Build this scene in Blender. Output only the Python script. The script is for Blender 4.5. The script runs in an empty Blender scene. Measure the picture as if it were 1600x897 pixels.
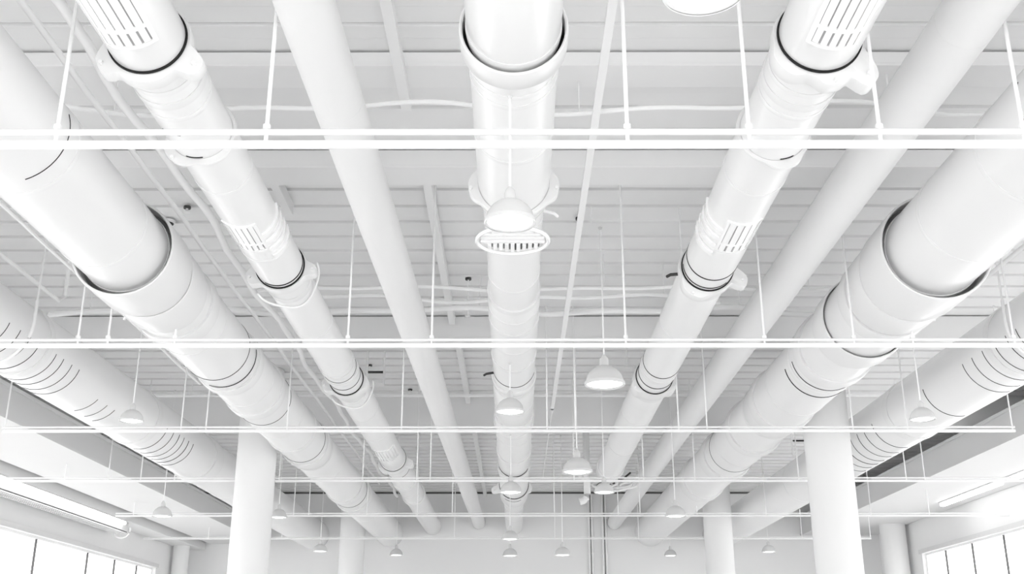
import bpy, bmesh, math, random
from mathutils import Vector, Matrix
random.seed(7)
PI = math.pi
C = bpy.context.scene.collection
CAMZ = 1.6                      # eye height above the floor; heights H below are above the eye
PITCH = math.atan(0.35)
F = 1690.0
cp, sp = math.cos(PITCH), math.sin(PITCH)

# ---------------------------------------------------------------- measuring helpers (elevation of a line of sight)
def tanv(v): return math.tan(math.atan((448.5 - v) / F) + PITCH)
def Yv(v, H): return H / tanv(v)
def Xu(u, Y, H): return (u - 803) / F * (Y * cp + H * sp)

# ---------------------------------------------------------------- materials
def mat(name, col, rough=0.5, spec=0.5, coat=0.0, noise=0.0, nscale=6.0, metal=0.0, emit=0.0, bump=0.0):
    m = bpy.data.materials.new(name); m.use_nodes = True
    nt = m.node_tree; b = nt.nodes['Principled BSDF']
    b.inputs['Roughness'].default_value = rough
    b.inputs['Specular IOR Level'].default_value = spec
    b.inputs['Coat Weight'].default_value = coat
    b.inputs['Coat Roughness'].default_value = 0.12
    b.inputs['Metallic'].default_value = metal
    c = (col, col, col, 1) if not isinstance(col, tuple) else (*col, 1)
    b.inputs['Base Color'].default_value = c
    if noise > 0 or bump > 0:
        tc = nt.nodes.new('ShaderNodeTexCoord'); n = nt.nodes.new('ShaderNodeTexNoise')
        n.inputs['Scale'].default_value = nscale; n.inputs['Detail'].default_value = 4
        nt.links.new(tc.outputs['Object'], n.inputs['Vector'])
        if noise > 0:
            r = nt.nodes.new('ShaderNodeValToRGB')
            r.color_ramp.elements[0].position = 0.3; r.color_ramp.elements[1].position = 0.7
            r.color_ramp.elements[0].color = tuple(x * (1 - noise) for x in c[:3]) + (1,)
            r.color_ramp.elements[1].color = c
            nt.links.new(n.outputs['Fac'], r.inputs['Fac']); nt.links.new(r.outputs['Color'], b.inputs['Base Color'])
        if bump > 0:
            bp = nt.nodes.new('ShaderNodeBump'); bp.inputs['Strength'].default_value = bump; bp.inputs['Distance'].default_value = 0.02
            nt.links.new(n.outputs['Fac'], bp.inputs['Height']); nt.links.new(bp.outputs['Normal'], b.inputs['Normal'])
    if emit > 0:
        b.inputs['Emission Color'].default_value = (1, 1, 1, 1); b.inputs['Emission Strength'].default_value = emit
    return m
M = dict(
    duct=mat('white duct paint', 0.835, 0.33, 0.5, 0.35, noise=0.015, nscale=1.5),
    collar=mat('collar paint', 0.79, 0.4, 0.5, 0.25),
    pipe=mat('matt pipe paint', 0.80, 0.55, 0.4, 0.0, noise=0.02, nscale=0.8),
    steel=mat('white painted steel', 0.88, 0.5, 0.4),
    deck=mat('deck paint', 0.87, 0.75, 0.3, noise=0.05, nscale=0.7),
    beam=mat('beam paint', 0.88, 0.7, 0.3, noise=0.03, nscale=0.8),
    wall=mat('wall paint', 0.86, 0.85, 0.25, noise=0.03, nscale=0.5),
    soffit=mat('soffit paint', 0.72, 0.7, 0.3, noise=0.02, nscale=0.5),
    column=mat('column paint', 0.83, 0.6, 0.35, noise=0.02, nscale=0.7),
    line=mat('bright white sheathing', 0.97, 0.5, 0.4),
    seam_shadow=mat('black seam shadow', 0.012, 0.7, 0.3),  # shade of the seam gaps, painted as black bands
    gap=mat('dark gap grey', 0.22, 0.9, 0.2),  # tone standing in for shade inside the sleeve gaps
    slot=mat('grey duct lining', 0.42, 0.9, 0.2),
    bracket=mat('dark zinc', 0.05, 0.5, 0.5, metal=0.5),
    mullion=mat('grey aluminium', 0.10, 0.5, 0.5, metal=0.0),
    register=mat('reflection white gloss', 0.97, 0.15, 0.6, 1.0),  # whiter than the ducts: bright reflection put into the base colour
    shade=mat('lamp enamel', 0.66, 0.3, 0.5, 0.4),
    lamp=mat('lamp diffuser', 0.9, 0.4, emit=3.0),
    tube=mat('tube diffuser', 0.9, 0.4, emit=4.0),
    floor=mat('pale polished concrete', 0.90, 0.35, 0.4, noise=0.06, nscale=0.9),
    ground=mat('pale paving', 0.85, 0.9, 0.2, noise=0.08, nscale=0.5),
)
def glass():
    m = bpy.data.materials.new('window glass'); m.use_nodes = True; nt = m.node_tree; nt.nodes.clear()
    o = nt.nodes.new('ShaderNodeOutputMaterial'); mx = nt.nodes.new('ShaderNodeMixShader')
    t = nt.nodes.new('ShaderNodeBsdfTransparent'); g = nt.nodes.new('ShaderNodeBsdfGlossy'); g.inputs['Roughness'].default_value = 0.02
    mx.inputs[0].default_value = 0.06
    nt.links.new(t.outputs[0], mx.inputs[1]); nt.links.new(g.outputs[0], mx.inputs[2]); nt.links.new(mx.outputs[0], o.inputs[0])
    return m
M['glass'] = glass()

# ---------------------------------------------------------------- mesh helpers
def obj(name, bm, m, parent=None, smooth=False, loc=None, sharp=40):
    me = bpy.data.meshes.new(name)
    bmesh.ops.recalc_face_normals(bm, faces=bm.faces)
    if smooth:
        a = math.radians(sharp)
        for f in bm.faces: f.smooth = True
        for e in bm.edges:
            if len(e.link_faces) == 2 and e.calc_face_angle(0) > a: e.smooth = False
    bm.to_mesh(me); bm.free()
    o = bpy.data.objects.new(name, me); C.objects.link(o)
    me.materials.append(m)
    if parent: o.parent = parent
    if loc: o.location = loc
    return o
def box(bm, x0, x1, y0, y1, z0, z1):
    vs = [bm.verts.new((x, y, z)) for x in (x0, x1) for y in (y0, y1) for z in (z0, z1)]
    for q in ((0,1,3,2),(4,6,7,5),(0,4,5,1),(2,3,7,6),(0,2,6,4),(1,5,7,3)): bm.faces.new([vs[i] for i in q])
def boxm(x0, x1, y0, y1, z0, z1, bev=0):
    bm = bmesh.new(); box(bm, min(x0,x1), max(x0,x1), y0, y1, z0, z1)
    if bev: bmesh.ops.bevel(bm, geom=list(bm.edges), offset=bev, segments=2, profile=0.6, affect='EDGES')
    return bm
def frame_of(d):
    d = d.normalized(); a = Vector((0,0,1)) if abs(d.z) < 0.9 else Vector((1,0,0))
    u = d.cross(a).normalized(); return u, d.cross(u).normalized()
def tube(bm, pts, r, n=12, cap=True, closed=False):
    pts = [Vector(p) for p in pts]; rings = []
    N = len(pts)
    for i, p in enumerate(pts):
        if closed: d = pts[(i+1) % N] - pts[i-1]
        else: d = pts[min(i+1, N-1)] - pts[max(i-1, 0)]
        u, w = frame_of(d); rr = r[i] if isinstance(r, (list, tuple)) else r
        rings.append([bm.verts.new(p + (u*math.cos(2*PI*k/n) + w*math.sin(2*PI*k/n))*rr) for k in range(n)])
    for i in range(N if closed else N-1):
        a, b = rings[i], rings[(i+1) % N]
        for k in range(n): bm.faces.new((a[k], a[(k+1)%n], b[(k+1)%n], b[k]))
    if cap and not closed:
        bm.faces.new(rings[0]); bm.faces.new(rings[-1])
def tubem(pts, r, n=12):
    bm = bmesh.new(); tube(bm, pts, r, n); return bm
def lathe_y(bm, prof, n=72, closed=False):
    """prof: (y, r) pairs turned about the y axis"""
    rings = [[bm.verts.new((r*math.sin(2*PI*k/n), y, -r*math.cos(2*PI*k/n))) for k in range(n)] for y, r in prof]
    L = len(rings)
    for i in range(L if closed else L-1):
        a, b = rings[i], rings[(i+1) % L]
        for k in range(n): bm.faces.new((a[k], a[(k+1)%n], b[(k+1)%n], b[k]))
    return rings
def lathe_z(prof, n=40):
    bm = bmesh.new()
    rings = []
    for z, r in prof:
        if r <= 1e-5: rings.append([bm.verts.new((0,0,z))])
        else: rings.append([bm.verts.new((r*math.cos(2*PI*k/n), r*math.sin(2*PI*k/n), z)) for k in range(n)])
    for a, b in zip(rings, rings[1:]):
        for k in range(n):
            q = []
            for v in (a[k % len(a)], a[(k+1) % len(a)], b[(k+1) % len(b)], b[k % len(b)]):
                if v not in q: q.append(v)
            if len(q) > 2: bm.faces.new(q)
    return bm
def patch(bm, r0, r1, y0, y1, a0, a1, n=16):
    """solid curved plate hugging a duct: radii r0..r1, angles measured from straight down towards +x (degrees)"""
    a0, a1 = math.radians(a0), math.radians(a1); S = []
    for i in range(n+1):
        a = a0 + (a1-a0)*i/n; s, c = math.sin(a), math.cos(a)
        S.append([bm.verts.new((r*s, y, -r*c)) for r, y in ((r0,y0),(r1,y0),(r1,y1),(r0,y1))])
    for a, b in zip(S, S[1:]):
        for k in range(4): bm.faces.new((a[k], a[(k+1)%4], b[(k+1)%4], b[k]))
    bm.faces.new(S[0]); bm.faces.new(S[-1])
def empty(name, loc, label=None, cat=None, group=None, kind=None):
    o = bpy.data.objects.new(name, None); C.objects.link(o); o.location = loc; o.empty_display_size = 0.2
    tag(o, label, cat, group, kind); return o
def tag(o, label=None, cat=None, group=None, kind=None):
    if label: o['label'] = label
    if cat: o['category'] = cat
    if group: o['group'] = group
    if kind: o['kind'] = kind
    return o
def Z(h): return h + CAMZ

# ================================================================= the room
XL, XR, YB, YF, HC = -9.5, 10.5, 31.8, -7.0, 4.8
def struct(name, bm, m, parent=None, smooth=False):
    o = obj(name, bm, m, parent, smooth)
    if parent is None: o['kind'] = 'structure'
    return o
# floor
struct('floor', boxm(XL-0.3, XR+0.3, YF, YB+0.3, -0.2, 0), M['floor'])
# ceiling: deck of lapped boards running across the hall, with a shadow groove at each lap
bm = bmesh.new(); pitch = 0.45; y = YF
prof = []
while y < YB + 0.3:
    prof += [(y, HC+0.035), (y+0.016, HC+0.035), (y+0.016, HC-0.010), (y+0.20, HC-0.002), (y+0.215, HC+0.006), (y+pitch-0.006, HC+0.012)]
    y += pitch
prof.append((y, HC+0.035))
lo = [[bm.verts.new((x, py, Z(ph))) for x in (XL-0.3, XR+0.3)] for py, ph in prof]
hi = [[bm.verts.new((x, py, Z(HC+0.25))) for x in (XL-0.3, XR+0.3)] for py in (prof[0][0], prof[-1][0])]
for a, b in zip(lo, lo[1:]): bm.faces.new((a[0], a[1], b[1], b[0]))
bm.faces.new((hi[0][0], hi[0][1], hi[1][1], hi[1][0]))
bm.faces.new((lo[0][0], lo[0][1], hi[0][1], hi[0][0])); bm.faces.new((lo[-1][0], lo[-1][1], hi[-1][1], hi[-1][0]))
struct('ceiling', bm, M['deck'])
# end wall with a dark reveal under the deck
bm = boxm(XL-0.3, XR+0.3, YB, YB+0.3, 0, Z(HC)-0.07); struct('wall_back', bm, M['wall'])
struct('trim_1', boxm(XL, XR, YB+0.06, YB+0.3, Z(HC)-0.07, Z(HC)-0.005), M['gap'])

def side_wall(side, name, X, Hw, yend, mulls, wn):
    s = 1 if X > 0 else -1
    bm = bmesh.new(); t = 0.3*s; z1 = Z(Hw)
    a, b = min(X, X+t), max(X, X+t)
    box(bm, a, b, YF, YB, z1, Z(HC))                  # header wall
    box(bm, a, b, YF, YB, 0, 0.35)                    # low kerb under the glass
    box(bm, a, b, yend, YB, 0.35, z1)                 # pier at the far corner
    box(bm, a, b, YF, YF+0.4, 0.35, z1)
    struct(name, bm, M['wall'])
    # window band: frame, mullions, glass
    w = empty('window_%d' % wn, (X, yend, z1), kind='structure')
    def child(nm, bm, m):
        for v in bm.verts: v.co -= Vector((X, yend, z1))
        return obj(nm, bm, m, w)
    fb = bmesh.new(); x0, x1 = (X+0.09*s, X+0.13*s) if s > 0 else (X+0.13*s, X+0.09*s)
    box(fb, x0, x1, YF+0.4, yend, z1-0.05, z1); box(fb, x0, x1, YF+0.4, yend, 0.35, 0.42)
    box(fb, x0, x1, yend-0.06, yend, 0.42, z1-0.05)
    child('window_frame', fb, M['steel'])
    for my in mulls:
        mb = bmesh.new(); box(mb, x0, x1, my-0.014, my+0.014, 0.42, z1-0.05); child('mullion', mb, M['mullion'])
    xx = X+0.11*s
    child('glass', boxm(xx-0.004, xx+0.004, YF+0.4, yend-0.06, 0.42, z1-0.05), M['glass'])
    # stepped head casing above the glass
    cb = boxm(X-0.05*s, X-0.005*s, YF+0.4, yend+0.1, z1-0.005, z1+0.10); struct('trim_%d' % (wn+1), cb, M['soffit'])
def ymul(u, X, H): return (X*F/(u-803) - H*sp)/cp
HLw, HRw = 2.45, 2.72
side_wall(-1, 'wall_left', XL, HLw, ymul(243, XL, HLw), [ymul(u, XL, HLw-0.3) for u in (218, 184, 142, 62)] + [17.5, 14, 10.5, 7, 3.5, 0, -3.5], 1)
side_wall(1, 'wall_right', XR, HRw, ymul(1440, XR, HRw), [ymul(u, XR, HRw-0.3) for u in (1472, 1513, 1562)] + [20.5, 17.5, 14.5, 11.5, 8.5, 5.5, 2.5, -1, -4], 2)
# pale paving outside, so the daylight also comes up from the ground
for nm, a, b in (('ground_outside', XR+0.3, 60), ('ground_outside', -60, XL-0.3)):
    struct(nm, boxm(a, b, -40, 60, -0.3, -0.05), M['ground'])
# side bulkheads (boxed soffits) along both side walls
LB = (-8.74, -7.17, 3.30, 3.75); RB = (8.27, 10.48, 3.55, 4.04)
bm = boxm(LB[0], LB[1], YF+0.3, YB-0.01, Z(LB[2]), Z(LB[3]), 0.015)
box(bm, LB[1]+.002, LB[1]+.035, YF+.3, YB-.01, Z(LB[3])-.03, Z(LB[3])+.02); box(bm, LB[1]+.002, LB[1]+.03, YF+.3, YB-.01, Z(LB[2])-.02, Z(LB[2])+.03)  # edge beads added to show a bright line of light
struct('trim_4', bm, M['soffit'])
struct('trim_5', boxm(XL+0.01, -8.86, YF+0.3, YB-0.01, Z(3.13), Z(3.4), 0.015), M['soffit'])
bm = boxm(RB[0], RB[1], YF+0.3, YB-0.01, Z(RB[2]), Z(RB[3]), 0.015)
box(bm, RB[0]-.035, RB[0]-.002, YF+.3, YB-.01, Z(RB[3])-.03, Z(RB[3])+.02); box(bm, RB[0]-.03, RB[0]-.002, YF+.3, YB-.01, Z(RB[2])-.02, Z(RB[2])+.03)  # same added beads, shaped to catch light along this soffit
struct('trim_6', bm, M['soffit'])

# ---------------------------------------------------------------- ceiling beams and joists
beams = []   # y0, y1, bottom H
def beam(y0, y1, Hb, flange, label):
    e = empty('ceiling_beam', ((XL+XR)/2, (y0+y1)/2, Z(HC)), label, 'beam', kind='thing')
    cx, cy, cz = e.location
    w = (XR-XL)/2 - 0.02
    web = 0.5*(y1-y0) if flange else 0.5*(y1-y0)
    f = 0.03
    obj('web', boxm(-w, w, -web*0.985, web*0.985, -(HC-Hb)+f, -0.012), M['beam'], e)
    obj('flange', boxm(-w, w, -web, web, -(HC-Hb), -(HC-Hb)+f, 0.004), M['beam'], e)
    beams.append((y0-0.03, y1+0.03, Hb))
beam(7.80, 8.16, 4.66, 1, 'shallow white ceiling beam just ahead of the first hanging rail')
beam(9.60, 10.02, 4.60, 1, 'broad flat white ceiling beam just before the second hanging rail')
beam(14.98, 15.25, 4.45, 0, 'grey-white ceiling beam just past the thick wavy cable run')
beam(20.0, 20.3, 4.17, 0, 'deepest white ceiling beam, farthest from the viewer, before the end wall')
def joist(x, y0, y1, label, w=0.09, zt=-.012, zb=-.15):
    o = obj('ceiling_joist', boxm(-w/2, w/2, 0, y1-y0, zb, zt, 0.006), M['beam'], None, loc=(x, y0, Z(HC)))
    tag(o, label, 'joist', kind='thing')
joist(-0.935, -2.0, 8.40, 'white joist running beneath the shallow first beam, beside the plain smooth pipe', zt=-.142, zb=-.235)
joist(-0.89, 10.06, 14.94, 'white joist between broad flat beam and wavy cables, beside the plain smooth pipe')
joist(-0.86, 15.3, 19.96, 'white joist between third and deepest beam, beside the central duct')
joist(-0.84, 20.34, 31.7, 'long thin joist from deepest beam to end wall, beside the central duct')
joist(-2.46, 10.06, 10.9, 'white joist half hidden behind slim duct, past the broad flat beam')

def top_at(x, y):
    if LB[0] < x < LB[1]: return LB[2]
    if x < -8.86: return 3.13
    if x > RB[0]: return RB[2]
    for a, b, h in beams:
        if a < y < b: return h
    return HC - 0.012

# ================================================================= ducts
LOCAL = {}
DUCT = {}   # name -> (X, H, Rmax) used to keep rods clear
def ring(bm, y, w, r, h, n=72):          # band of width w and height h standing on radius r
    lathe_y(bm, [(y-w/2, r-0.004), (y-w/2, r+h*0.7), (y-w/2+w*0.2, r+h), (y+w/2-w*0.2, r+h), (y+w/2, r+h*0.7), (y+w/2, r-0.004)], n, closed=True)
def saddle(y, r, ears, thick=0.05, dish=0.06, k=1.12, n=120):
    bm = bmesh.new(); S = []
    for i in range(n):
        a = 2*PI*i/n; ext = 0
        for (ea, el, ew) in ears:
            d = (math.degrees(a) - ea + 180) % 360 - 180
            ext += el*math.exp(-(d/ew)**4)
        ro = r*k + ext; yo = y + dish*(ext/0.12 if ext else 0)*0.6
        s, c = math.sin(a), math.cos(a)
        S.append([bm.verts.new((q*s, yy, -q*c)) for q, yy in ((r+0.002, y), (ro*0.985, yo), (ro, yo+0.012), (ro, yo+thick-0.012), (ro*0.985, yo+thick), (r+0.002, y+thick))])
    for i in range(n):
        a, b = S[i], S[(i+1) % n]
        for q in range(6): bm.faces.new((a[q], a[(q+1)%6], b[(q+1)%6], b[q]))
    return bm
def duct(key, X, H, label, sections, items, group=None, x_end=None, capped=False):
    """sections: (v_start, v_end, R); items: joints and fittings at sight heights v"""
    e = empty('round_duct', (X, 0, Z(H)), label, 'duct', group, kind='thing')
    Y = lambda v: (Yv(v, H) if v is not None else -3.0)
    rmax = 0; bumps = []
    def R_at(y):
        for a, b, r in secs:
            if a <= y <= b: return r
        return secs[-1][2]
    secs = []
    for (a, b, r) in sections:
        ya = -3.0 if a is None else Y(a); yb = (YB-0.003) if b is None else Y(b)
        secs.append((ya, yb, r)); rmax = max(rmax, r)
    for i, (ya, yb, r) in enumerate(secs):
        bm = bmesh.new(); t = 0.006
        last = i == len(secs)-1
        nseg = max(2, int((yb-ya)/0.6))
        prof = [(ya, r-t), (ya, r-0.001), (ya+0.004, r)] + [(ya+(yb-ya)*k/nseg, r) for k in range(1, nseg)] + [(yb-0.004, r), (yb, r-0.001), (yb, r-t)]
        rings = lathe_y(bm, prof + [(yb-0.01, r-t*2)], 80)
        if i > 0: pass
        if (last and capped) : bm.faces.new(rings[-1][::-1])
        obj('duct_section', bm, M['duct'], e, True)
        if i > 0 and abs(secs[i-1][2]-r) > 0.004:      # reducer lip between sizes
            r0 = secs[i-1][2]; bm = bmesh.new()
            lathe_y(bm, [(ya-0.02, min(r0, r)-0.02), (ya-0.02, max(r0, r)+0.004), (ya+0.02, max(r0, r)+0.006), (ya+0.10, r+0.003), (ya+0.10, min(r0,r)-0.02)], 80, closed=True)
            obj('reducer', bm, M['collar'], e, True)
    for it in items:
        k, v = it[0], it[1]; y = Y(v); r = R_at(y)
        if k == 'wide': ww = (it[2] if len(it) > 2 else .16)/2+.03; bumps.append((y-ww, y+ww, r+(it[3] if len(it) > 3 else .03)))
        elif k == 'sleeve': bumps.append((y-.03, y+it[2]+.03, r*it[3]+.005))
        elif k == 'saddle': bumps.append((y-.05, y+.3, r*1.12+max(q[1] for q in it[2])))
        elif k == 'register': bumps.append((y-.06, Y(it[2])+.06, r+.016))
        elif k == 'hoops': bumps.append((y-.03, Y(it[2])+.03, r+.014))
        else: bumps.append((y-.06, y+.06, r+.008))
        if k == 'seam':
            bm = bmesh.new(); ring(bm, y, 0.05, r, 0.006); obj('seam_bead', bm, M['duct'], e, True)
        elif k == 'wide':
            w = it[2] if len(it) > 2 else 0.16; h = it[3] if len(it) > 3 else 0.03
            bm = bmesh.new(); ring(bm, y, w, r, h); obj('band', bm, M['collar'], e, True); rmax = max(rmax, r+h)
        elif k == 'dark':
            w = it[2] if len(it) > 2 else 0.014
            a0, a1 = (it[3], it[4]) if len(it) > 4 else (None, None)
            bm = bmesh.new()
            if a0 is None: ring(bm, y, w, r, 0.004)
            else: patch(bm, r-0.003, r+0.004, y-w/2, y+w/2, a0, a1, 40)
            obj('seam_shadow', bm, M['seam_shadow'], e, True)
        elif k == 'sleeve':                           # wider open-mouthed sleeve swallowing the duct, shade painted as a ring in the gap
            L, kk = it[2], it[3]; R = r*kk
            bm = bmesh.new()
            lathe_y(bm, [(y, R-0.02), (y-0.008, R-0.01), (y, R), (y+0.06, R+0.004), (y+L*0.75, R), (y+L, r+0.006), (y+L, r-0.004), (y+L*0.75, r+0.01), (y+0.24 if R > .42 and kk > 1.1 else y+.12, R-0.024)], 80, closed=True)
            obj('sleeve', bm, M['collar'], e, True); rmax = max(rmax, R+0.004)
            bm = bmesh.new(); ring(bm, y+(0.10 if kk < 1.1 or R < .4 else .20), 0.03, r, max(0.006, R-0.024-r)); obj('gap_shade', bm, M[it[4] if len(it) > 4 else 'gap'], e, True)
        elif k == 'saddle':
            ears = it[2]; o = obj('hanger_collar', saddle(y, r, ears, it[3] if len(it) > 3 else 0.05, it[4] if len(it) > 4 else 0.06), M['collar'], e, True)
            if not (len(it) > 5 and it[5] == 0):
                bm = bmesh.new(); ring(bm, y-0.012, 0.02, r, 0.012); obj('seam_shadow', bm, M['seam_shadow'], e, True)
            for (ea, el, ew) in ears:                 # bolt on each ear
                a = math.radians(ea); rr = r*1.12 + el*0.6
                if el < 0.05: continue
                yy = y + (it[4] if len(it) > 4 else 0.06)*(el*0.8/0.12)*0.6
                obj('bolt', tubem([(rr*math.sin(a), yy-0.03, -rr*math.cos(a)), (rr*math.sin(a), yy+0.08, -rr*math.cos(a))], 0.014, 8), M['steel'], e)
            rmax = max(rmax, r*1.12)
        elif k == 'register':                         # slotted supply grille curved round the duct
            v2, a0, a1, n = it[2], it[3], it[4], it[5]; y2 = Y(v2)
            g = obj('supply_grille', (lambda b: (patch(b, r-0.002, r+0.004, y, y2, a0, a1, 20), b)[1])(bmesh.new()), M['slot'], e, True)
            fr = bmesh.new(); w = 0.03; aw = math.degrees(w/r)
            patch(fr, r, r+0.014, y-w, y, a0-aw, a1+aw, 20); patch(fr, r, r+0.014, y2, y2+w, a0-aw, a1+aw, 20)
            patch(fr, r, r+0.014, y, y2, a0-aw, a0, 4); patch(fr, r, r+0.014, y, y2, a1, a1+aw, 4)
            obj('grille_frame', fr, M['register'], g, True)
            ym = y + (y2-y)*0.74
            for i in range(n):
                q0 = a0 + (a1-a0)*(i+0.07)/n; q1 = a0 + (a1-a0)*(i+0.90)/n
                b = bmesh.new(); patch(b, r+0.002, r+0.012, y+0.004, ym-0.02, q0, q1, 6); obj('slat', b, M['register'], g, True)
                b = bmesh.new(); patch(b, r+0.002, r+0.012, ym+0.02, y2-0.004, q0, q1-(q1-q0)*0.12, 6); obj('slat', b, M['register'], g, True)
            b = bmesh.new(); patch(b, r+0.002, r+0.013, ym-0.02, ym+0.02, a0, a1, 16); obj('cross_bar', b, M['register'], g, True)
        elif k == 'hoops':                            # raised crescent hoops beside a grille
            v2, a0, a1, n = it[2], it[3], it[4], it[5]; y2 = Y(v2)
            for i in range(n):
                yy = y + (y2-y)*(i+0.5)/n; b = bmesh.new(); w = (y2-y)/n*0.42
                patch(b, r-0.002, r+0.020, yy-w/2, yy+w/2, a0, a1, 24); obj('crescent_hoop', b, M['register'], e, True)
        elif k == 'cliprod':                          # bracket with a small hook standing off one flank
            a = math.radians(it[2]); s, c = math.sin(a), math.cos(a)
            b = bmesh.new(); tube(b, [((r-0.01)*s, y, -(r-0.01)*c), ((r+0.10)*s, y, -(r+0.10)*c), ((r+0.13)*s, y+0.05, -(r+0.13)*c)], 0.016, 10)
            obj('side_clip', b, M[it[3]] if len(it) > 3 else M['steel'], e, True)
        elif k == 'loop':                             # wire loop hanging round the underside
            a0, a1, off = it[2], it[3], it[4]; pts = []
            for i in range(33):
                a = math.radians(a0+(a1-a0)*i/32); q = r + 0.012 + off*math.sin(PI*i/32)**2*0 + (off if i in (0, 32) else off*abs(math.cos(PI*i/32))**6)
                pts.append((q*math.sin(a), y+0.25*math.sin(PI*i/32), -q*math.cos(a)))
            obj('strap_wire', tubem(pts, 0.012, 10), M['steel'], e, True)
    DUCT[key] = (X, H, rmax); LOCAL[key] = (secs, bumps)
    return e
E = lambda *a: list(a)
# central duct ---------------------------------------------------------------
duct('C', 0.0, 3.8, 'central white round duct with row of dome lamps hung beneath it',
     [(None, 38, .300), (38, 300, .296), (300, 450, .262), (450, 590, .280), (590, 640, .295), (640, 722, .310), (722, 772, .318), (772, None, .245)],
     [('sleeve', 42, .24, 1.17, 'seam_shadow'), ('dark', 39, .012), ('seam', 92), ('seam', 108), ('wide', 200, .05, .006),
      ('saddle', 283, E((-80, .05, 22), (80, .05, 22)), .07, .03, 0), ('seam', 330), ('cliprod', 318, 75, 'steel'), ('seam', 420), ('seam', 470), ('wide', 490, .12, .01),
      ('seam', 520), ('wide', 548, .1, .014), ('dark', 574, .016, -75, 75), ('wide', 584, .12, .03), ('cliprod', 577, -80, 'bracket'), ('seam', 620), ('wide', 655, .22, .02), ('seam', 670), ('wide', 700, .3, .022),
      ('dark', 721, .07, -70, 62), ('wide', 727, .4, .018), ('saddle', 757, E((-75, .16, 12), (75, .06, 14)), .12, .1), ('dark', 762, .03, -40, 30),
      ('seam', 785), ('seam', 800)])
# slim ducts -----------------------------------------------------------------
x1 = -2.352; r1 = .238
duct('L1', x1, 3.8, 'slim white duct with slotted grilles, on the slatted-grille wall side of plain pipe',
     [(None, 62, .246), (62, 435, .238), (435, 605, .232), (605, 715, .238), (715, None, .25)],
     [('register', -80, 16, -26, 38, 5), ('saddle', 61, E((-62, .09, 20), (62, .11, 16), (0, .03, 40)), .10, .10),
      ('seam', 98), ('wide', 118, .08, .01), ('seam', 140), ('dark', 165, .01, -40, -5),
      ('saddle', 203, E((-40, .05, 30), (30, .03, 30)), .03, .03, 0), ('dark', 201, .012, -20, 10), ('seam', 262), ('register', 316, 352, -36, 24, 5), ('hoops', 328, 372, 30, 112, 4),
      ('seam', 372), ('dark', 411, .02, -30, 110), ('saddle', 415, E((-70, .10, 18), (85, .09, 14)), .13, .09), ('loop', 434, -60, 120, .09), ('seam', 500), ('seam', 560),
      ('wide', 566, .1, .012), ('dark', 572, .012), ('wide', 577, .1, .014), ('dark', 584, .02), ('saddle', 592, E((-75, .10, 20), (80, .04, 20)), .26, .08), ('loop', 606, -60, 110, .07), ('seam', 635), ('seam', 668),
      ('register', 685, 700, -20, 55, 6), ('saddle', 716, E((-50, .05, 20), (75, .12, 14)), .3, .08), ('dark', 728, .02), ('wide', 748, .3, .03), ('seam', 760), ('wide', 772, .25, .03), ('seam', 790)], group=None)
duct('R1', 1.955, 3.8, 'slim white duct with slotted grilles that stops short in a tangle of hoses',
     [(None, 58, .262), (58, 430, .255), (430, 600, .250), (600, 737, .255)],
     [('register', -90, 14, -34, 22, 5), ('saddle', 57, E((52, .16, 16), (-50, .04, 25), (15, .05, 20)), .12, .10),
      ('seam', 98), ('wide', 118, .08, .01), ('seam', 135), ('saddle', 203, E((15, .04, 25),), .03, .03, 0), ('dark', 201, .012, 5, 28), ('seam', 262),
      ('register', 309, 352, -24, 32, 4), ('hoops', 318, 366, -108, -30, 4),
      ('dark', 400, .022), ('dark', 413, .016, -90, 40), ('saddle', 417, E((72, .15, 14), (-30, .05, 30)), .14, .12), ('cliprod', 425, -85, 'bracket'), ('seam', 500),
      ('dark', 563, .025), ('wide', 571, .12, .012), ('dark', 580, .03), ('saddle', 588, E((-60, .05, 20), (65, .06, 20)), .34, .1), ('seam', 640), ('seam', 690), ('wide', 728, .2, .03)], capped=True)
# large ducts -----------------------------------------------------------------
duct('L2', -3.57, 3.60, 'large white duct with wide sleeves, passing beside the column near the slatted grille',
     [(None, 392, .398), (392, 560, .402), (560, 700, .392), (700, None, .385)],
     [('dark', 205, .006, 20, 110), ('seam', 225), ('seam', 350), ('sleeve', 386, .80, 1.175), ('dark', 429, .016, 10, 80), ('sleeve', 430, .60, 1.09, 'seam_shadow'), ('dark', 450, .012), ('wide', 476, .26, .035),
      ('cliprod', 470, -70, 'steel'), ('seam', 500), ('dark', 543, .014), ('dark', 555, .022, -20, 100), ('wide', 565, .22, .03), ('seam', 590), ('wide', 607, .22, .03), ('dark', 622, .012), ('seam', 645), ('wide', 668, .14, .02),
      ('dark', 686, .02), ('wide', 693, .34, .03), ('seam', 720), ('wide', 757, .4, .03), ('dark', 765, .03), ('wide', 772, .36, .035), ('seam', 790)], )
duct('R2', 3.914, 3.66, 'largest white duct with wide sleeves, passing beside the column by the tube lights',
     [(None, 392, .447), (392, 500, .453), (500, 640, .447), (640, None, .432)],
     [('dark', 160, .006, -110, -20), ('seam', 235), ('seam', 335), ('sleeve', 386, .85, 1.16), ('dark', 424, .02, -60, 5), ('sleeve', 430, .55, 1.09, 'seam_shadow'), ('dark', 450, .012),
      ('wide', 464, .24, .035), ('cliprod', 470, 70, 'steel'), ('sleeve', 496, .50, 1.075, 'seam_shadow'), ('dark', 514, .012), ('wide', 545, .26, .035), ('dark', 556, .016, -80, 60), ('dark', 568, .024, -80, 60), ('wide', 561, .12, .012),
      ('seam', 600), ('wide', 625, .3, .035), ('dark', 640, .012, -70, 40), ('wide', 668, .3, .04), ('seam', 690), ('dark', 700, .016), ('wide', 712, .5, .04), ('wide', 748, .5, .035), ('seam', 770)])
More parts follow.
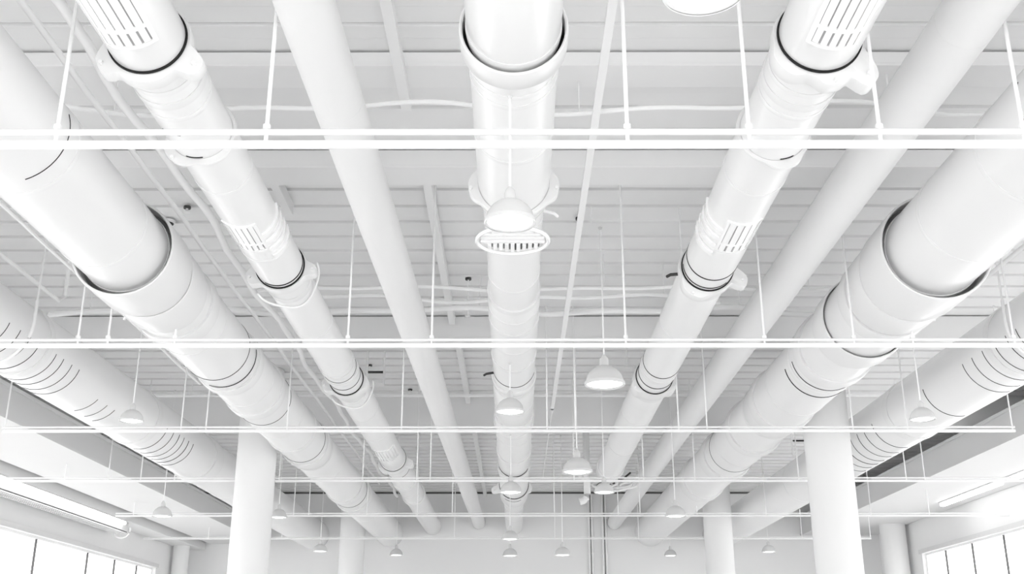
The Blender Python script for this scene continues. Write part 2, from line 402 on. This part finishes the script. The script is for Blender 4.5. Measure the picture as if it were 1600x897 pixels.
ribs = [('dark', v, .008, -20, 74) for v in (476, 488, 500, 511, 521, 530, 538, 546, 555, 563)] + [('dark', v, .006, 5, 50) for v in (592, 602, 610)] + \
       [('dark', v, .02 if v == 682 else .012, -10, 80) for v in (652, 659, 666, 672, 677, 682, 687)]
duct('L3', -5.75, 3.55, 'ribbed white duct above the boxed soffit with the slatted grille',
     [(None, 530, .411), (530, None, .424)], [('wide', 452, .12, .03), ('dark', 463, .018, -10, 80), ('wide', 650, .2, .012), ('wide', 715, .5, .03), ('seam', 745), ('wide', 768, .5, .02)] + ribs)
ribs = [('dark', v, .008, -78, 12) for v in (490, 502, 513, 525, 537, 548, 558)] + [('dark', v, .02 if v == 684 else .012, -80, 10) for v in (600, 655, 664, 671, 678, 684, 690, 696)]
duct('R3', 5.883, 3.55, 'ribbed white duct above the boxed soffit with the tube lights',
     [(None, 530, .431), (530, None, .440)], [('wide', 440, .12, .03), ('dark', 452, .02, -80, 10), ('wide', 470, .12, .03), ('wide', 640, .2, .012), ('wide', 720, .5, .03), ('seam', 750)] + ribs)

# ---------------------------------------------------------------- plain smooth pipes
def plain_pipe(p0, p1, r, label, joints):
    d = Vector(p1) - Vector(p0); e = empty('smooth_pipe', p0, label, 'pipe', kind='thing')
    e.rotation_euler = (0, 0, math.atan2(-d.x, d.y)); L = d.length
    cuts = [0] + joints + [L]
    for a, b in zip(cuts, cuts[1:]):
        bm = bmesh.new(); lathe_y(bm, [(a+0.002, r-0.004), (a+0.003, r)] + [(a+(b-a)*k/6, r) for k in range(1, 6)] + [(b-0.003, r), (b-0.002, r-0.004)], 64)
        obj('pipe_length', bm, M['pipe'], e, True)
        if b < L:
            bm = bmesh.new(); lathe_y(bm, [(b-0.03, r-0.006), (b-0.03, r-0.001), (b+0.03, r-0.001), (b+0.03, r-0.006)], 64, closed=True); obj('coupling', bm, M['pipe'], e, True)
plain_pipe((-1.40, -3, Z(3.90)), (-1.01, YB-0.02, Z(3.90)), .187, 'plain smooth white pipe between central duct and slim duct', [10, 17, 24, 30])
plain_pipe((2.90, -3, Z(3.90)), (2.90, YB-0.02, Z(3.90)), .196, 'plain smooth white pipe between slim stopped duct and largest duct', [9, 16, 23.5, 30])

# ---------------------------------------------------------------- long thin conduits
def conduit(pts, r, label, cat='conduit', name='conduit', clips=()):
    p0 = pts[0]; e = empty(name, p0, label, cat, kind='thing')
    loc = [tuple(a-b for a, b in zip(p, p0)) for p in pts]
    obj('tube', tubem(loc, r, 12), M['line'], e, True)
    for (x, y, h) in clips:
        bm = bmesh.new(); tube(bm, [(x-p0[0], y-p0[1]-0.02, Z(h)-p0[2]), (x-p0[0], y-p0[1]+0.02, Z(h)-p0[2])], r*1.35, 14)
        obj('clip', bm, M['steel'], e, True)
def wob(x, h, y0, y1, dx, dz=0.0, step=0.7, per=4.1, ph=0.0):
    pts = []; y = y0
    while y < y1+0.001:
        pts.append((x + dx*math.sin(y*2*PI/per+ph) + dx*0.5*math.sin(y*2*PI/(per*0.37)+ph*2), y, Z(h + dz*math.sin(y*1.3+ph)))); y += step/2
    return pts
conduit(wob(-2.92, 4.02, -3, 27.5, 0.035, 0.0), .036, 'thick wavy white conduit running alongside slim grilled duct', clips=[])
conduit(wob(-3.19, 4.06, -3, 26.0, 0.008), .024, 'straight thin conduit parallel to the thick wavy conduit', clips=[])
conduit(wob(-4.74, 4.02, -3, 16.2, 0.01), .020, 'thin conduit following the outer underside of large sleeved duct by first column')
conduit([(-5.42, -3, Z(4.1)), (-5.42, 12.2, Z(4.1)), (-5.42, 12.35, Z(4.2)), (-5.42, 12.35, Z(HC)-0.03)], .024, 'thin conduit above the ribbed duct, turning up into the deck')
conduit([(5.22, -3, Z(4.05)), (5.22, 11.6, Z(4.05)), (5.22, 11.75, Z(4.15)), (5.22, 11.75, Z(HC)-0.03)], .024, 'thin conduit beyond the largest duct, turning up into the deck')
# flat bar beside the central duct
e = empty('flat_bar', (.64, -3, Z(4.05)), 'flat white bar running between central duct and slim stopped duct, tapering to a rod', 'bar', kind='thing')
obj('bar', boxm(-.031, .031, 0, 20.7, -.012, .012, .004), M['steel'], e)
bm = bmesh.new(); lathe_y(bm, [(20.7, .031), (21.2, .014)], 16); obj('taper', bm, M['steel'], e, True)
obj('rod', tubem([(0, 21.1, 0), (0.02, 28.0, 0)], .012), M['steel'], e, True)

# ---------------------------------------------------------------- wavy cables across the hall
def cable(v, r, u0, u1, label, amp, ph, H=4.35, n=90, x0=None, x1=None):
    Y = Yv(v, H); a = Xu(u0, Y, H) if x0 is None else x0; b = Xu(u1, Y, H) if x1 is None else x1
    pts = []
    for i in range(n+1):
        x = a + (b-a)*i/n
        pts.append((x, Y + amp*(math.sin(x*1.9+ph) + 0.6*math.sin(x*3.7+ph*1.7)), Z(H) + amp*0.08*math.sin(x*2.3+ph)))
    e = empty('wavy_cable', pts[0], label, 'cable', kind='thing')
    obj('cable_sheath', tubem([tuple(p[i]-pts[0][i] for i in range(3)) for p in pts], r, 10), M['line'], e, True)
    for q in (5, n//2+4, n-12):
        p = Vector(pts[q]) - Vector(pts[0])
        obj('hanger_clip', tubem([p, (p.x, p.y, Z(top_at(pts[q][0], pts[q][1]))-pts[0][2]-.002)], .007, 6), M['steel'], e)
cable(169, .020, 90, 1590, 'wavy white cable crossing above all ducts just before the first hanging rail', .09, .4)
cable(451, .022, 400, 1400, 'upper thin wavy cable of the three crossing before the third beam', .07, 1.3)
cable(466, .024, 430, 1130, 'short middle wavy cable of three, crossing behind the central duct', .13, 2.6)
cable(486, .034, 70, 1320, 'thickest wavy white cable crossing behind the ducts before third beam', .12, 0.2)
cable(618, .030, 235, 1392, 'straight white cable crossing in front of the deepest beam', .0, 0, H=4.45)

# ---------------------------------------------------------------- rods: keep clear of the runs
def local_r(key, y):
    secs, bumps = LOCAL[key]; r = max(q[2] for q in secs if q[0]-.1 <= y <= q[1]+.15) if any(q[0]-.1 <= y <= q[1]+.15 for q in secs) else 0
    return max([r] + [q[2] for q in bumps if q[0] <= y <= q[1]])
def clear_x(x, y=10, hmax=HC):
    """(x, H where a rod at x may end): slides a rod off a duct's flank or ends it under the duct"""
    big = [(X, H, local_r(k, y)+.016) for k, (X, H, R) in DUCT.items() if local_r(k, y) > 0]
    big += [(-1.40 + (y+3)/34.8*0.39, 3.90, .20), (2.90, 3.90, .21)]
    thin = [(-2.92, 4.02, .10), (-3.19, 4.06, .05), (-.89, 4.7, .07), (.64, 4.05, .05), (-4.74, 4.02, .05), (-5.42, 4.1, .05), (5.22, 4.05, .05)]
    occ = big + thin
    for d in [0] + [q*k*0.02 for k in range(1, 14) for q in (1, -1)]:
        xx = x + d
        if all(abs(xx-X) > R for X, H, R in occ): return xx, None
    for X, H, R in big:
        if abs(x-X) <= R:
            xx = min(max(x, X-R*.9), X+R*.9)
            return xx, H - math.sqrt(R*R-max(0, abs(xx-X)-.022)**2) - 0.004
    return x, None

# ================================================================= hanging rails
def hang_rail(v, xa, xb, sep, r0, r1, rods, label):
    H = 3.0; Y = Yv(v, H); xc = (xa+xb)/2
    e = empty('hanging_rail', (xc, Y, Z(H)), label, 'rail', 'rails hung across the hall', kind='thing')
    obj('lower_rail', boxm(xa-xc, xb-xc, -r0, r0, -r0, r0, r0*0.45), M['steel'], e, True)
    obj('upper_rail', tubem([(xa-xc, 0.0, sep), (xb-xc, 0.0, sep)], r1), M['steel'], e, True)
    for u in rods:
        x = Xu(u, Y, H); x, ht = clear_x(x, Y)
        if x < xa or x > xb: continue
        h = ht if ht else top_at(x, Y)
        obj('hanger_rod', tubem([(x-xc, 0.0, -r0*0.9), (x-xc, 0.0, h-H-0.001)], (.013 if Y < 8 else .0105), 8), M['steel'], e, True)
        if Y < 12:
            obj('rod_nut', tubem([(x-xc, 0, sep+r1), (x-xc, 0, sep+r1+0.03)], .024, 6), M['steel'], e)
hang_rail(226, -5.6, 5.6, .085, .022, .0205, (60, 420, 976, 1172, 1377, 1592), 'hanging double rail nearest the viewer, crossing just below the slim duct collars')
hang_rail(540, -8.8, 8.1, .058, .022, .015, (120, 208, 272, 543, 668, 978, 1195, 1360, 1427, 1585), 'second hanging double rail, crossing right below the thickest wavy cable')
hang_rail(673.5, ymul(3, 1, 0)*0 + Xu(3, Yv(673.5, 3), 3), Xu(1586, Yv(673.5, 3), 3), .052, .020, .014, (6, 282, 321, 448, 627, 855, 899, 1040, 1105, 1333, 1418, 1582), 'third hanging double rail, crossing just in front of the first column pair')
hang_rail(751.5, -8.8, 9.5, .05, .019, .014, (100, 168, 219, 272, 436, 570, 651, 672, 897, 993, 1066, 1248, 1416, 1445), 'fourth hanging double rail, passing behind the first column pair')
hang_rail(806, Xu(180, Yv(806, 3), 3), Xu(1588, Yv(806, 3), 3), .05, .018, .013, (208, 454, 482, 564, 640, 708, 866, 966, 1015, 1089, 1197, 1250, 1361, 1452, 1577), 'fifth hanging double rail, before the second column pair')
hang_rail(842, -9.3, Xu(1361, Yv(842, 3), 3), .035, .014, .010, (205, 325, 440, 710, 867, 998, 1253, 1360), 'hanging rail farthest from the viewer, close to the blank end wall')

# ================================================================= pendant lamps
def lamp_proto():
    e = empty('pendant_lamp', (0, 0, 0), kind='thing')
    R = 0.5    # unit diameter 1
    bm = lathe_z([(0.0, .46), (-.015, .5), (.05, .5), (.07, .485), (.16, .455), (.26, .37), (.34, .25), (.38, .13), (.385, .115), (.37, .10), (.33, .22), (.25, .34), (.15, .43), (.03, .45), (0.0, .455)], 48)
    obj('shade', bm, M['shade'], e, True)
    obj('neck', lathe_z([(.36, 0.02), (.36, .115), (.40, .12), (.50, .115), (.56, .09), (.60, .05), (.62, .03), (.62, 0)], 28), M['shade'], e, True)
    obj('rim', lathe_z([(-.03, .49), (-.035, .505), (-.02, .52), (.035, .52), (.045, .505), (.04, .49)], 48), M['shade'], e, True)
    obj('diffuser', lathe_z([(.03, .455), (.0, .44), (-.03, .32), (-.045, .16), (-.05, 0)], 40), M['lamp'], e, True)
    return e
proto = None
def lamp(u, v, w, dia, label, rod_to=None, dx=0):
    global proto
    zc = dia*F/w; t = tanv(v); Y = zc/(cp + t*sp); H = Y*t; X = (u-803)/F*zc + dx
    for (a, b, h) in beams: pass
    X2, ht = clear_x(X, Y)
    if abs(u-797) < 3:
        R_ = local_r('C', Y)+.02; top = 3.8 - R_
    elif rod_to is None:
        X = X2; top = ht if ht else top_at(X, Y)
    else: top = rod_to
    if proto is None:
        e = proto = lamp_proto(); kids = list(e.children)
    else:
        e = proto.copy(); C.objects.link(e)
        for k in base_kids:
            c = k.copy(); C.objects.link(c); c.parent = e
    e.location = (X, Y, Z(H)); e.scale = (dia, dia, dia*1.25)
    tag(e, label, 'lamp', 'dome pendant lamps')
    L = (top-H-0.001)/(dia*1.25)
    obj('suspension_rod', tubem([(0, 0, .61), (0, 0, L)], .008/dia if dia > .3 else .03, 8), M['steel'], e, True)
    obj('ceiling_hook', lathe_z([(L-.05, 0), (L-.05, .03), (L-.002, .06), (L-.002, 0)], 12), M['shade'], e, True)
    return e
def first_kids():
    return [c for c in proto.children if c.name.split('.')[0] in ('shade', 'neck', 'rim', 'diffuser')]
lamp(797, 347, 78, .31, 'dome lamp under central duct, right above the round slotted diffuser')
base_kids = first_kids()
lamp(1100, -16, 130, .42, 'dome lamp cut off by top of view, above the first hanging rail')
lamp(945, 600, 61, .43, 'large lit dome lamp hanging below second rail between central duct and stopped duct')
lamp(797, 643, 44, .34, 'dome lamp under central duct, just above the third hanging rail')
lamp(902, 737, 46, .42, 'lit dome lamp between third and fourth rails, beside the central duct')
lamp(798, 769, 34, .34, 'dome lamp under central duct, just beneath the fourth hanging rail')
lamp(950, 769, 31, .315, 'square-looking dome lamp below the stopped duct with the hose tangle', dx=-.06)
lamp(205, 657, 36, .28, 'pale dome lamp in front of ribbed duct on slatted-grille wall side')
lamp(1441, 655, 38, .28, 'pale dome lamp in front of ribbed duct on the tube-light side')
lamp(1065, 806, 32, .34, 'dome lamp under the plain pipe near the end of largest duct')
lamp(267, 806, 30, .34, 'dome lamp by the boxed soffit end, between slatted grille and first column')
lamp(435, 808, 26, .34, 'dome lamp half hidden behind the first column')
lamp(500, 861, 22, .34, 'small far dome lamp between first and second column on slatted-grille side')
lamp(619, 867, 20, .34, 'small far dome lamp before end wall, beside the second column')
lamp(797, 842, 26, .34, 'far dome lamp under central duct end, level with the last rail')
lamp(797, 868, 23, .34, 'farthest and lowest of the dome lamps under the central duct')
lamp(879, 867, 25, .34, 'small far dome lamp next to the twin vertical wall conduits')
lamp(1042, 868, 19, .34, 'smallest far dome lamp, between wall conduits and second tube-light side column')
lamp(1201, 862, 21, .34, 'small far dome lamp between the two columns on tube-light side')

# ================================================================= columns
def column(x, y, r, label, top=HC-0.014):
    e = empty('column', (x, y, 0), label, 'column', kind='thing')
    h = Z(top)
    obj('shaft', lathe_z([(0.12, 0), (0.12, r), (1.5, r), (3, r), (4.5, r), (h-0.03, r), (h-0.03, 0)], 64), M['column'], e, True)
    obj('base_ring', lathe_z([(0.001, 0), (0.001, r+.05), (0.10, r+.05), (0.12, r+.02), (0.12, 0)], 48), M['column'], e, True)
    obj('cap_plate', lathe_z([(h-.03, 0), (h-.03, r+.03), (h, r+.03), (h, 0)], 48), M['column'], e, True)
column(-4.30, 18.0, .325, 'thick white round column nearest to the slatted grille wall')
column(4.85, 16.6, .347, 'thickest white round column, beside largest duct on tube-light side')
column(-4.29, 29.3, .33, 'white round column farther back, under the far end of large sleeved duct')
column(4.91, 26.5, .338, 'white round column farther back on tube-light side, behind largest duct')
column(-9.22, 30.7, .22, 'slim white column in the corner by end of the slatted-grille side windows')
column(10.1, 29.4, .33, 'white column in the corner beside the tube-light side windows')

# ================================================================= side fittings
# long slatted grille under the ledge
gy1 = 25.6; gy0 = -1.0
e = empty('air_vent', (-9.15, gy0, Z(3.13)), 'long slatted white air grille hung under the ledge above the windows', 'air grille', kind='thing')
def rel(bm, o):
    for v in bm.verts: v.co -= Vector(o.location)
    return bm
obj('housing', rel(boxm(-9.30, -8.98, gy0, gy1, Z(2.93), Z(3.128), .01), e), M['collar'], e)
for i, (xx, hh) in enumerate(((-9.005, 2.895), (-9.09, 2.895), (-9.175, 2.895), (-9.26, 2.895))):
    obj('slat', rel(boxm(xx-.027, xx+.027, gy0, gy1, Z(hh)-.004, Z(hh)+.014, .004), e), M['register'], e)
obj('slot_backing', rel(boxm(-9.29, -8.99, gy0, gy1-.02, Z(2.915), Z(2.929)), e), M['bracket'], e)
pts = [(-9.13+.19*math.cos(a), gy1+.03, Z(2.97)+.17*math.sin(a)) for a in [math.radians(-200+220*i/20) for i in range(21)]]
obj('end_cap', rel(tubem(pts, .022, 10), e), M['register'], e, True)
# glowing strip added as sun glint beneath the ledge
def strip(x0, x1, y0, y1, h, label, top):
    e = empty('ceiling_light', ((x0+x1)/2, y0, Z(top)), label, 'strip light', 'strip lights under the side soffits', kind='thing')
    obj('housing', rel(boxm(x0, x1, y0, y1, Z(h)+.03, Z(top)-.001, .004), e), M['shade'], e)
    bm = boxm(x0+.01, x1-.01, y0+.03, y1-.03, Z(h)-.035, Z(h)+.03, .028); obj('diffuser', rel(bm, e), M['tube'], e, True)
strip(-9.0+.02, -8.86-.01, 3.0, 14.0, 3.10, 'long glowing sun-glint strip under ledge above slatted grille, nearer the viewer', 3.13) if False else None
strip(9.78, 9.94, 22.0, 25.2, 3.49, 'bright tube light under the soffit, the farther of two', 3.55)
strip(9.78, 9.94, 18.5, 21.6, 3.49, 'bright tube light under the soffit, cut by edge of view', 3.55)
strip(-8.965, -8.87, 2.0, 25.2, 3.075, 'long glowing sun-glint strip under ledge beside the slatted grille', 3.13)  # sun glint on the ledge, added as an emissive strip

# vertical wall conduits
def wall_pipe(x, r, label):
    e = empty('wall_conduit', (x, YB-.06, 0), label, 'conduit', 'vertical conduits on the end wall', kind='thing')
    obj('tube', tubem([(0, 0, 0.001), (0, 0, Z(HC)-.08)], r, 14), M['steel'], e, True)
    for z in (2.2, 3.4, 4.6, 5.6): obj('wall_clip', boxm(-r*1.25, r*1.25, -r*1.2, .058, z, z+.04), M['steel'], e)
for u, w in ((921.5, 'outer tube of the wider pair, nearer central duct'), (926.5, 'inner tube of the wider pair, away from central duct'), (943, 'tube of second pair nearer the first pair'), (948.4, 'last tube, nearest the second column')):
    wall_pipe(Xu(u, YB-.06, 2.7), .028, 'vertical white conduit on end wall, ' + w)
# bracing frame of dark strips in the gaps between the pairs
for u, l in ((924, 'thin dark cable clipped between first pair of vertical wall conduits'), (945.8, 'thin dark cable clipped between second pair of vertical wall conduits')):
    x = Xu(u, YB-.02, 2.7)
    o = obj('wall_cable', tubem([(0, 0, 0.01), (0, 0, Z(HC)-.1)], .007, 8), M['bracket'], None, True, loc=(x, YB-.02, 0)); tag(o, l, 'cable', kind='thing')

# round slotted diffuser under the central duct
yd = Yv(376, 3.42)
e = empty('round_diffuser', (-.01, yd, Z(3.42)), 'round slotted air diffuser hung just beneath the central duct', 'diffuser', kind='thing')
R = .305
bm = bmesh.new(); tube(bm, [(R*math.cos(2*PI*i/64), R*math.sin(2*PI*i/64), 0) for i in range(64)], .018, 10, closed=True); obj('outer_ring', bm, M['register'], e, True)
obj('back_plate', lathe_z([(.012, 0), (.012, R-.02), (.024, R-.02), (.024, 0)], 48), M['collar'], e)
for i in range(9):
    a = -.20 + .05*i
    obj('slat', boxm(a-.017, a+.017, .06, .25-abs(a)*.4, -.012, .010, .003), M['register'], e)
    obj('slot', boxm(a+.019, a+.030, .07, .22-abs(a)*.4, -.002, .011), M['bracket'] if i > 3 else M['gap'], e)
for yy in (.02, -.06, -.14, -.21): 
    w = math.sqrt(max(.01, (R-.03)**2-yy*yy)); obj('blade', boxm(-w, w, yy-.022, yy+.022, -.010, .011, .003), M['register'], e)
obj('hanger_neck', tubem([(0, .05, .024), (0, .05, .105)], .12, 32), M['collar'], e, True)

# hose tangle and damper at the stopped duct
ye = Yv(737, 3.8)
e = empty('hose_coil', (1.955, ye+.25, Z(3.65)), 'tangle of looped dark-edged hose hanging at the end of the stopped duct', 'hose', kind='thing')
for (r, dx, dy, dz, m_) in ((.17, -.05, .0, -.06, 'steel'), (.12, -.03, .03, -.08, 'bracket'), (.20, .22, .05, -.10, 'steel'), (.15, .30, .08, -.06, 'steel'), (.07, -.05, .0, -.07, 'bracket'), (.13, .45, .1, -.08, 'steel')):
    bm = bmesh.new(); tube(bm, [(dx+r*1.5*math.cos(2*PI*i/40), dy+.12*math.sin(2*PI*i/40), dz+r*.62*math.sin(2*PI*i/40+.3)) for i in range(40)], .022, 8, closed=True); obj('hose_loop', bm, M[m_], e, True)
obj('hose_tail', tubem([(-.2, 0, -.02), (-.5, .05, .05), (-.62, .1, .16)], .03, 8), M['steel'], e, True)
obj('hose_tail', tubem([(.2, 0, .02), (.35, .05, .06), (.5, .05, .18)], .02, 8), M['bracket'], e, True)
e2 = empty('riser_pipe', (1.52, ye+.1, Z(HC)), 'short vertical white pipe dropping from deck beside the stopped duct end', 'pipe', kind='thing')
obj('tube', tubem([(0, 0, -.02), (0, 0, -1.45)], .07, 24), M['pipe'], e2, True)
obj('ceiling_flange', tubem([(0, 0, -.04), (0, 0, -.015)], .11, 24), M['pipe'], e2, True)
obj('elbow', tubem([(0, 0, -1.45), (-.02, 0, -1.52), (-.08, 0, -1.58), (-.16, 0, -1.6)], .075, 24), M['pipe'], e2, True)

# sprinkler drops and small deck fittings
def sprinkler(u, v, label, drop=.35, H=4.8, dark=True):
    Y = Yv(v, H-0.03); X = Xu(u, Y, H); t = top_at(X, Y)
    e = empty('sprinkler', (X, Y, Z(t)), label, 'sprinkler', 'small sprinkler drops under the deck', kind='thing')
    obj('drop_pipe', tubem([(0, 0, 0), (0, 0, -drop)], .010, 8), M['steel'], e, True)
    obj('ceiling_collar', tubem([(0, 0, -.03), (0, 0, -.005)], .04, 16), M['bracket' if dark else 'steel'], e, True)
    obj('head', lathe_z([(-drop-.03, 0), (-drop-.03, .035), (-drop-.02, .035), (-drop-.015, .012), (-drop+.02, .014), (-drop+.02, 0)], 14), M['steel'], e, True)
sprinkler(732, 436, 'small sprinkler drop beside central duct, in front of the wavy cables', .5)
sprinkler(293, 324, 'short dark-collared sprinkler between the two lengthwise conduits', .05)
sprinkler(978, 511, 'long sprinkler drop just before second hanging rail, by the stopped duct', .62)
sprinkler(905, 342, 'tiny sprinkler by the flat bar past the broad flat beam', .06)
sprinkler(578, 571, 'short dark-collared sprinkler past second rail, beside slim grilled duct', .06)
sprinkler(641, 609, 'tiny sprinkler past second rail, beside the plain smooth pipe', .05)
def smoke(u, v, label):
    Y = Yv(v, 4.78); X = Xu(u, Y, 4.78)
    e = empty('smoke_detector', (X, Y, Z(HC)-.012), label, 'detector', kind='thing')
    obj('base', lathe_z([(0, 0), (0, .09), (-.03, .09), (-.03, 0)], 28), M['steel'], e, True)
    obj('sensor', lathe_z([(-.031, 0), (-.031, .07), (-.06, .055), (-.065, 0)], 28), M['bracket'], e, True)
smoke(262, 346, 'small dark round detector on deck beside the big sleeve of large duct')
# open wire frame near the deck
Yf = Yv(345, 4.62); xa, xb = Xu(921, Yf, 4.62), Xu(1062, Yf, 4.62)
e = empty('wire_frame', (xa, Yf, Z(4.62)), 'thin open wire frame hung under deck above the large lit lamp', 'bracket', kind='thing')
obj('cross_wire', tubem([(0, 0, 0), (xb-xa, 0, 0)], .008, 8), M['steel'], e, True)
obj('drop_wire', tubem([(xb-xa, 0, .16), (xb-xa, 0, -.42)], .008, 8), M['steel'], e, True)
obj('drop_wire', tubem([(.02, 0, .16), (.02, 0, -.02)], .008, 8), M['steel'], e, True)
# unistrut brackets past second rail and between columns
def bracket(u, v, H, w, h, label):
    Y = Yv(v, H); X = Xu(u, Y, H); t = top_at(X, Y)
    e = empty('pipe_bracket', (X, Y, Z(t)), label, 'bracket', 'small hanging pipe brackets', kind='thing')
    d = t-H
    obj('hanger_post', boxm(-w/2, -w/2+.03, -.02, .02, -d-h, 0), M['steel'], e); obj('hanger_post', boxm(w/2-.03, w/2, -.02, .02, -d-h, 0), M['steel'], e)
    obj('cross_bar', boxm(-w/2+.03, w/2-.03, -.02, .02, -d-h, -d-h+.05), M['steel'], e); obj('cross_bar', boxm(-w/2+.03, w/2-.03, -.02, .02, -d, -d+.03), M['bracket'], e)
bracket(587, 583, 4.42, .30, .22, 'small open bracket past second rail, beside slim grilled duct')
bracket(1247, 690, 4.5, .30, .3, 'ladder-shaped bracket between largest duct and first tube-light side column')
bracket(615, 700, 4.5, .25, .3, 'small open bracket between third and fourth rails by slim grilled duct')

# strap loops hanging beside the ribbed ducts
def strap_loop(X, H, Y, R, s, label):
    e = empty('strap_hanger', (X, Y, Z(H)), label, 'strap', kind='thing')
    pts = []
    for i in range(25):
        a = math.radians(-92 + 184*i/24); pts.append(((R+.045)*math.sin(a), 0, -(R+.045)*math.cos(a)))
    top = HC-.014-H
    obj('strap', tubem([(pts[0][0], 0, .25)] + pts + [(pts[-1][0], 0, .25)], .018, 10), M['steel'], e, True)
    for k in (-1, 1): obj('hanger_rod', tubem([(k*(R+.045), 0, .24), (k*(R+.045), 0, top)], .012, 8), M['steel'], e, True)
strap_loop(-5.75, 3.55, 11.3, .45, 1, 'wire strap cradle slung under the ribbed duct on slatted-grille side')
strap_loop(5.883, 3.55, 11.3, .46, 1, 'wire strap cradle slung under the ribbed duct on tube-light side')

# ================================================================= light
w = bpy.data.worlds.new('World'); bpy.context.scene.world = w; w.use_nodes = True
nt = w.node_tree; bg = nt.nodes['Background']; bg.inputs[0].default_value = (1.0, 1.0, 1.0, 1); bg.inputs[1].default_value = 2.6

# camera
cd = bpy.data.cameras.new('Camera'); cam = bpy.data.objects.new('Camera', cd); C.objects.link(cam)
cam.location = (0, 0, CAMZ); cam.rotation_euler = (PI/2 + PITCH, 0, math.atan(3/F))
cd.sensor_width = 36; cd.lens = 36*F/1600; cd.clip_start = 0.05; cd.clip_end = 300
bpy.context.scene.camera = cam
sc = bpy.context.scene
sc.cycles.diffuse_bounces = 8
sc.view_settings.view_transform = 'Standard'; sc.view_settings.look = 'None'
sc.view_settings.exposure = 0.35; sc.view_settings.gamma = 1.0; sc.view_settings.use_curve_mapping = False
